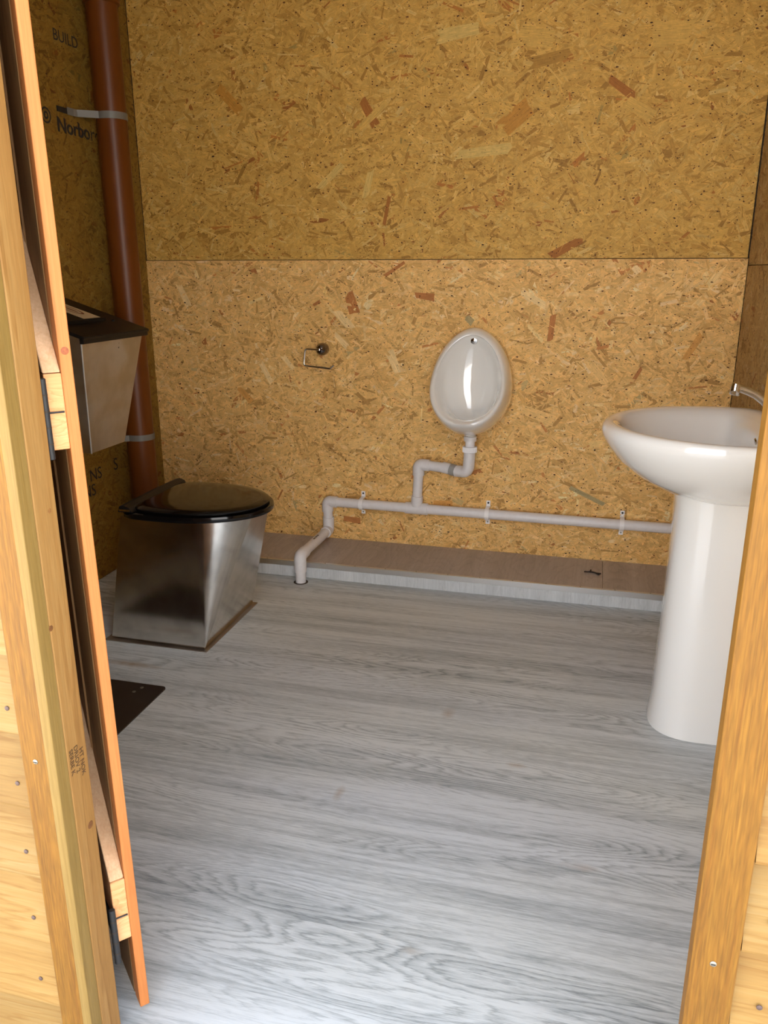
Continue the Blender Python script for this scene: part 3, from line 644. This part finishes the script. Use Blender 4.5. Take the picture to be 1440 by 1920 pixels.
text_part('stamp', 'NS', .066, (xs, 2.585, .35), (0, 1, 0), (0, 0, 1), 'ink', low_b, .0002)
text_part('stamp', 'S', .07, (xs, 2.80, .415), (0, 1, 0), (0, 0, 1), 'ink', low_b, .0002)

# ================================================================== TOILET ROLL HOLDER
th_ = thing('toilet_roll_holder', 'small chrome toilet roll holder without a roll on the back wall', 'holder', (-1.09, YB, .887))
yh = 3.125
hemi = [((-1.092+.004*math.sin(a)), YB-.0005-.018-.030*math.sin(a), .886+.002*math.sin(a)) for a in np.linspace(0, math.pi/2*.97, 9)]
put('wall_rose', tube(B(), [(-1.092, YB-.0005, .886)] + hemi, [.0255] + [.0255*math.cos(a) for a in np.linspace(0, math.pi/2*.97, 9)], 32), MAT['chromedark'], th_, smooth=80)
put('stem', cyl(B(), (-1.088, YB-.04, .8875), (-1.086, yh, .889), .0055, 14), 'chrome', th_, smooth=True)
path = [(-1.086, yh, .889)] + arc((-1.086, yh, .889), (-1.148, yh, .891), (-1.156, yh, .824), .012, 6) + arc((-1.148, yh, .891), (-1.156, yh, .824), (-1.043, yh, .814), .010, 6) + arc((-1.156, yh, .824), (-1.043, yh, .814), (-1.027, yh, .828), .006, 4) + [(-1.027, yh, .828)]
put('arm', tube(B(), path, .0040, 12), 'chrome', th_, smooth=True)

# ================================================================== URINAL
ur = thing('urinal', 'white ceramic bowl urinal fixed to the back wall', 'urinal', (-.465, YB, .78))
UX = -.4635
def egg(th, top, bot, hw, zc=None, flat=0):
    """th from top clockwise; egg wider at the bottom"""
    zm = bot + (top-bot)*.40; c, s = math.cos(th), math.sin(th)
    z = zm + (top-zm)*(abs(c)**(1.0))*(1 if c > 0 else 0) if c > 0 else zm - (zm-bot)*abs(c)
    x = hw*(1 if s > 0 else -1)*(abs(s)**(1.12 if c > 0 else .92))
    return x, z
def rimdepth(z):
    t = max(0, min(1, (.975-z)/(.975-.645))); return .060 + .205*(t**1.25)
NS_ = 72; ths = [2*math.pi*i/NS_ for i in range(NS_)]
def ring_at(top, bot, hw, dfun, xo=0):
    out = []
    for t in ths:
        x, z = egg(t, top, bot, hw); out.append((UX+xo+x, YB-dfun(z), z))
    return out
def mixr(a, b, t, push=0):
    out = []
    for i, (p, q) in enumerate(zip(a, b)):
        th = ths[i]; x = p[0]+(q[0]-p[0])*t; y = p[1]+(q[1]-p[1])*t; z = p[2]+(q[2]-p[2])*t
        out.append((x+push*math.sin(th), y, z+push*math.cos(th)*(2.6*abs(math.cos(th)) if math.cos(th) < 0 else .5)))
    return out
wallr = ring_at(.984, .578, .155, lambda z: .0006)
rim_o = ring_at(.972, .640, .141, rimdepth)
rim_t = ring_at(.966, .647, .135, lambda z: rimdepth(z)+.006)
rim_i = ring_at(.960, .653, .128, lambda z: rimdepth(z)+.004)
rim_j = ring_at(.957, .657, .1245, lambda z: rimdepth(z)-.007)
in0 = ring_at(.950, .655, .116, lambda z: rimdepth(z)*.80)
in1 = ring_at(.944, .640, .108, lambda z: .035+(rimdepth(z)-.035)*.50)
in2 = ring_at(.930, .625, .092, lambda z: .028+(rimdepth(z)-.028)*.22)
in3 = ring_at(.900, .640, .064, lambda z: .026+(rimdepth(z)-.026)*.08)
in4 = ring_at(.840, .690, .030, lambda z: .025+(rimdepth(z)-.025)*.02)
bm = B(); loft(bm, [wallr, mixr(wallr, rim_o, .25, .008), mixr(wallr, rim_o, .5, .0115), mixr(wallr, rim_o, .72, .0105), mixr(wallr, rim_o, .88, .0065), mixr(wallr, rim_o, .96, .003), rim_o, rim_t, rim_i, rim_j, in0, in1, in2, in3, in4])
put('bowl', bm, 'white', ur, smooth=60)
put('flush_spreader', tube(B(), [(UX+.003, YB-.030, .936), (UX+.003, YB-.044, .936), (UX+.003, YB-.052, .9355), (UX+.003, YB-.054, .935)], [.0155, .0155, .012, .002], 24), 'chrome', ur, smooth=True)
put('outlet_boss', tube(B(), [(UX+.003, 3.118, .610), (UX+.003, 3.118, .590), (UX+.003, 3.118, .5662)], [.034, .026, .022], 24), 'white', ur, smooth=True)

# ================================================================== WASTE PIPEWORK
wp = thing('waste_pipe', 'white plastic waste pipe clipped along the back wall and turning down into the floor', 'pipe', (-.6, YB, .235))
R0, RF = .0205, .0245
yp = YB-.030
zl = lambda x: .240 - .008*(x+1.076)/1.2
UXp = UX+.003; yt = 3.118
def run(name, pts, r, mat='pvc'): return put(name, tube(B(), pts, r, 24), mat, wp, smooth=40)
# urinal tail: nut, tail, elbow towards the left
run('tail_pipe', [(UXp, yt, .5652), (UXp, yt, .50)], .0195, 'nut')
run('top_collar', [(UXp, yt, .5655), (UXp, yt, .564), (UXp, yt, .548), (UXp, yt, .546)], [.024, .0255, .0255, .0245], 'nut')
bm = B(); n = 28
for k in range(n):
    a = 2*math.pi*k/n; c = Vector((UXp+.0265*math.cos(a), yt+.0265*math.sin(a), .512)); box(bm, c.x-.0022, c.x+.0022, c.y-.0022, c.y+.0022, .502, .523)
tube(bm, [(UXp, yt, .5005), (UXp, yt, .502), (UXp, yt, .523), (UXp, yt, .5245)], [.025, .027, .027, .025], 28)
put('ribbed_nut', bm, 'nut', wp, smooth=40)
xe, ze = -.677, .427
c1 = (UXp, yt, .418)
run('trap_elbow', [(UXp, yt, .502)] + arc((UXp, yt, .502), (UXp-.004, yt, .412), (-.56, yp+.006, .425), .030, 10) + [(-.520, yp-.022, .4155)], .0235)
run('rubber_seal', [(-.517, yp-.0225, .4155), (-.540, yp-.014, .4185)], .0238, 'greyrubber')
run('pipe', [(-.535, yp-.016, .418), (-.56, yp-.006, .421), (-.64, yp, .426)], R0)
run('coupling', [(-.548, yp-.010, .4195), (-.575, yp-.003, .4225)], .0232)
run('elbow', [(-.632, yp, .4262)] + arc((-.60, yp, ze), (xe, yp, ze), (xe-.003, yp, .3), .014, 8) + [(xe-.001, yp, .382)], RF)
run('pipe', [(xe-.001, yp, .385), (xe-.006, yp, .275)], R0)
# tee
xt = xe-.007
run('tee_branch', [(xe-.005, yp, .292), (xt, yp, zl(xt)+.01)], RF)
run('tee', [(xt-.048, yp, zl(xt-.048)), (xt+.048, yp, zl(xt+.048))], RF)
run('pipe', [(xt+.045, yp, zl(xt+.045)), (.36, yp, zl(.36))], R0)
run('pipe', [(xt-.045, yp, zl(xt-.045)), (-1.04, yp, zl(-1.04))], R0)
xk = -1.079
run('elbow', [(-1.035, yp, zl(-1.035))] + arc((-1.0, yp, .2405), (xk, yp, .2405), (xk+.004, yp, .1), .014, 8) + [(xk+.001, yp, .196)], RF)
run('pipe', [(xk+.001, yp, .2), (xk+.003, yp, .150)], R0)
zf = .112; xf = xk+.003; yd = 2.812
run('elbow', [(xf, yp, .170)] + arc((xf, yp, .2), (xf, yp, zf), (xf-.003, 3.0, zf), .014, 8) + [(xf, yp-.045, zf)], RF)
lp = run('pipe', [(xf, yp-.04, zf), (xf-.004, yd+.04, zf)], R0)
run('elbow', [(xf-.0035, yd+.052, zf)] + arc((xf, yp, zf), (xf-.004, yd, zf), (xf-.004, yd, 0), .020, 8) + [(xf-.004, yd, .045)], RF)
run('pipe', [(xf-.004, yd, .05), (xf-.004, yd, .0005)], R0)
run('floor_hole', [(xf-.004, yd, .0003), (xf-.004, yd, .0012)], .029, 'gap')
text_part('pipe_marking', 'BS EN 1455', .012, (xf-.0035, 3.02, zf+.0207), (0, -1, 0), (1, 0, 0), 'inkfaint', wp, .0003)
# saddle clips
for x in (-.925, -.387, .147):
    z = zl(x); bm = B(); rings = []; ro = R0+.0026
    prof = [(YB-.0015, z+.050), (YB-.0015, z+ro+.004)]
    prof += [(yp-ro*math.cos(a)*1.0, z+ro*math.sin(a)) for a in np.linspace(math.radians(80), math.radians(-80), 12)]
    prof += [(YB-.0015, z-ro-.004), (YB-.0015, z-.050)]
    P = [Vector((0, a, b)) for a, b in prof]
    outer = []
    for i, p in enumerate(P):
        t = (P[min(i+1, len(P)-1)]-P[max(i-1, 0)]).normalized(); nrm = Vector((0, -t.z, t.y))
        if nrm.y > 0 and abs(nrm.y) > .9 or (Vector((0, yp, z))-p).dot(nrm) > 0 and 1 < i < len(P)-2: nrm = -nrm
        outer.append(p+nrm*.0025)
    sec = lambda i, xx: (P[i].y, P[i].z)
    rings = []
    for i in range(len(P)):
        w = .0085
        rings.append([(x-w, P[i].y, P[i].z), (x+w, P[i].y, P[i].z), (x+w, outer[i].y, outer[i].z), (x-w, outer[i].y, outer[i].z)])
    loft(bm, rings)
    cl = put('pipe_clip', bm, 'clip', wp)
    for dz, rr in ((.041, .0042), (-.041, .0036)):
        put('screw', disc_dome(B(), (x, YB-.0040, z+dz), (0, -1, 0), rr, .0012, 12), 'iron' if dz > 0 else 'screw', cl, smooth=True)

# ================================================================== BASIN
bs = thing('washbasin', 'white ceramic pedestal washbasin against the right wall', 'washbasin', (.33, 2.12, 0))
YC2 = 2.118
def bshape(ax, ay, cx_, xb, z, zt=0, n=80):
    """oval nose towards -X, straight back at xb"""
    out = []
    for i in range(n):
        a = 2*math.pi*i/n; c, s = math.cos(a), math.sin(a)
        if c < 0: x = cx_ + ax*c; y = ay*s
        else: x = cx_ + (xb-cx_)*min(1, abs(c)**.55); y = ay*(1 if s > 0 else -1)*abs(s)**.8
        out.append((x, YC2+y, z + zt*(cx_-x)))
    return out
CX = .33; XBk = XR-.0015
rings = [bshape(.055, .085, CX, .44, .640), bshape(.100, .110, CX, .46, .652), bshape(.150, .150, CX, .475, .668), bshape(.212, .205, CX, .487, .700), bshape(.262, .250, CX, .493, .740),
         bshape(.291, .277, CX, .497, .778), bshape(.302, .290, CX, XBk, .800), bshape(.3035, .294, CX, XBk, .812), bshape(.300, .292, CX, XBk, .823), bshape(.293, .286, CX, XBk-.002, .8295),
         bshape(.283, .276, CX, XBk-.006, .832), bshape(.270, .258, CX, .470, .829)]
inner = [bshape(.259, .240, CX, .425, .8205), bshape(.250, .226, CX, .405, .806), bshape(.235, .208, CX, .395, .776), bshape(.200, .175, CX, .385, .735), bshape(.135, .12, CX, .37, .703), bshape(.05, .05, CX, .35, .694)]
bm = B(); loft(bm, rings+inner); put('basin', bm, 'white', bs, smooth=60)
def pshape(ax, hy, xb, z, n=48, cx_=.33):
    out = []
    for i in range(n):
        a = 2*math.pi*i/n; c, s = math.cos(a), math.sin(a)
        if c < 0: out.append((cx_-ax*abs(c)**.85, YC2+hy*(1 if s > 0 else -1)*abs(s)**.75, z))
        else: out.append((cx_+(xb-cx_)*abs(c)**.5, YC2+hy*(1 if s > 0 else -1)*abs(s)**.5, z))
    return out
bm = B(); loft(bm, [pshape(.120, .119, .44, .0005), pshape(.120, .119, .44, .004), pshape(.118, .117, .44, .012), pshape(.114, .114, .44, .10), pshape(.108, .109, .44, .35), pshape(.107, .109, .44, .55), pshape(.108, .112, .44, .63), pshape(.112, .117, .445, .672)])
put('pedestal', bm, 'white', bs, smooth=50)
put('overflow', tube(B(), [(.3995, YC2+.0, .790), (.396, YC2, .789)], [.011, .009], 20), 'chrome', bs, smooth=True)
put('plug_hole', tube(B(), [(.35, YC2, .6935), (.35, YC2, .697)], [.022, .018], 20), 'chrome', bs, smooth=True)
# tap
tp = put('tap', tube(B(), [(.440, YC2, .8255), (.440, YC2, .832), (.440, YC2, .836), (.440, YC2, .872), (.440, YC2, .884), (.440, YC2, .888)], [.026, .026, .020, .0195, .016, .006], 24), 'chrome', bs, smooth=50, label='chrome mixer tap')
pts = [(.440, YC2, .852), (.425, YC2, .872), (.405, YC2, .892), (.385, YC2, .906), (.365, YC2, .915), (.350, YC2, .920), (.338, YC2, .922)]
put('spout', tube(B(), pts, [.012, .0115, .0108, .0100, .0098, .0100, .0105], 18), 'chrome', tp, smooth=50)
put('spout_outlet', tube(B(), [(.3385, YC2, .931), (.3375, YC2, .932), (.3370, YC2, .925), (.3355, YC2, .907), (.335, YC2, .904)], [.004, .0115, .0128, .0128, .0105], 20), 'chrome', tp, smooth=50)
put('lever', tube(B(), [(.440, YC2, .886), (.442, YC2, .896), (.470, YC2, .905)], [.010, .009, .006], 14), 'chrome', tp, smooth=50)

# ================================================================== TWIG
tw = thing('twig', 'small dark forked twig lying on the step near the basin', 'twig', (.045, 3.03, PZ))
bm = B()
tube(bm, [(.016, 3.030, PZ+.004), (.030, 3.031, PZ+.004), (.040, 3.034, PZ+.005)], .0028, 8)
tube(bm, [(.038, 3.030, PZ+.004), (.041, 3.046, PZ+.007)], .0030, 8)
tube(bm, [(.038, 3.036, PZ+.004), (.056, 3.028, PZ+.0045), (.074, 3.012, PZ+.004)], .0032, 8)
tube(bm, [(.060, 3.026, PZ+.004), (.080, 3.022, PZ+.004)], .0028, 8)
put('stick', bm, 'twig', tw)
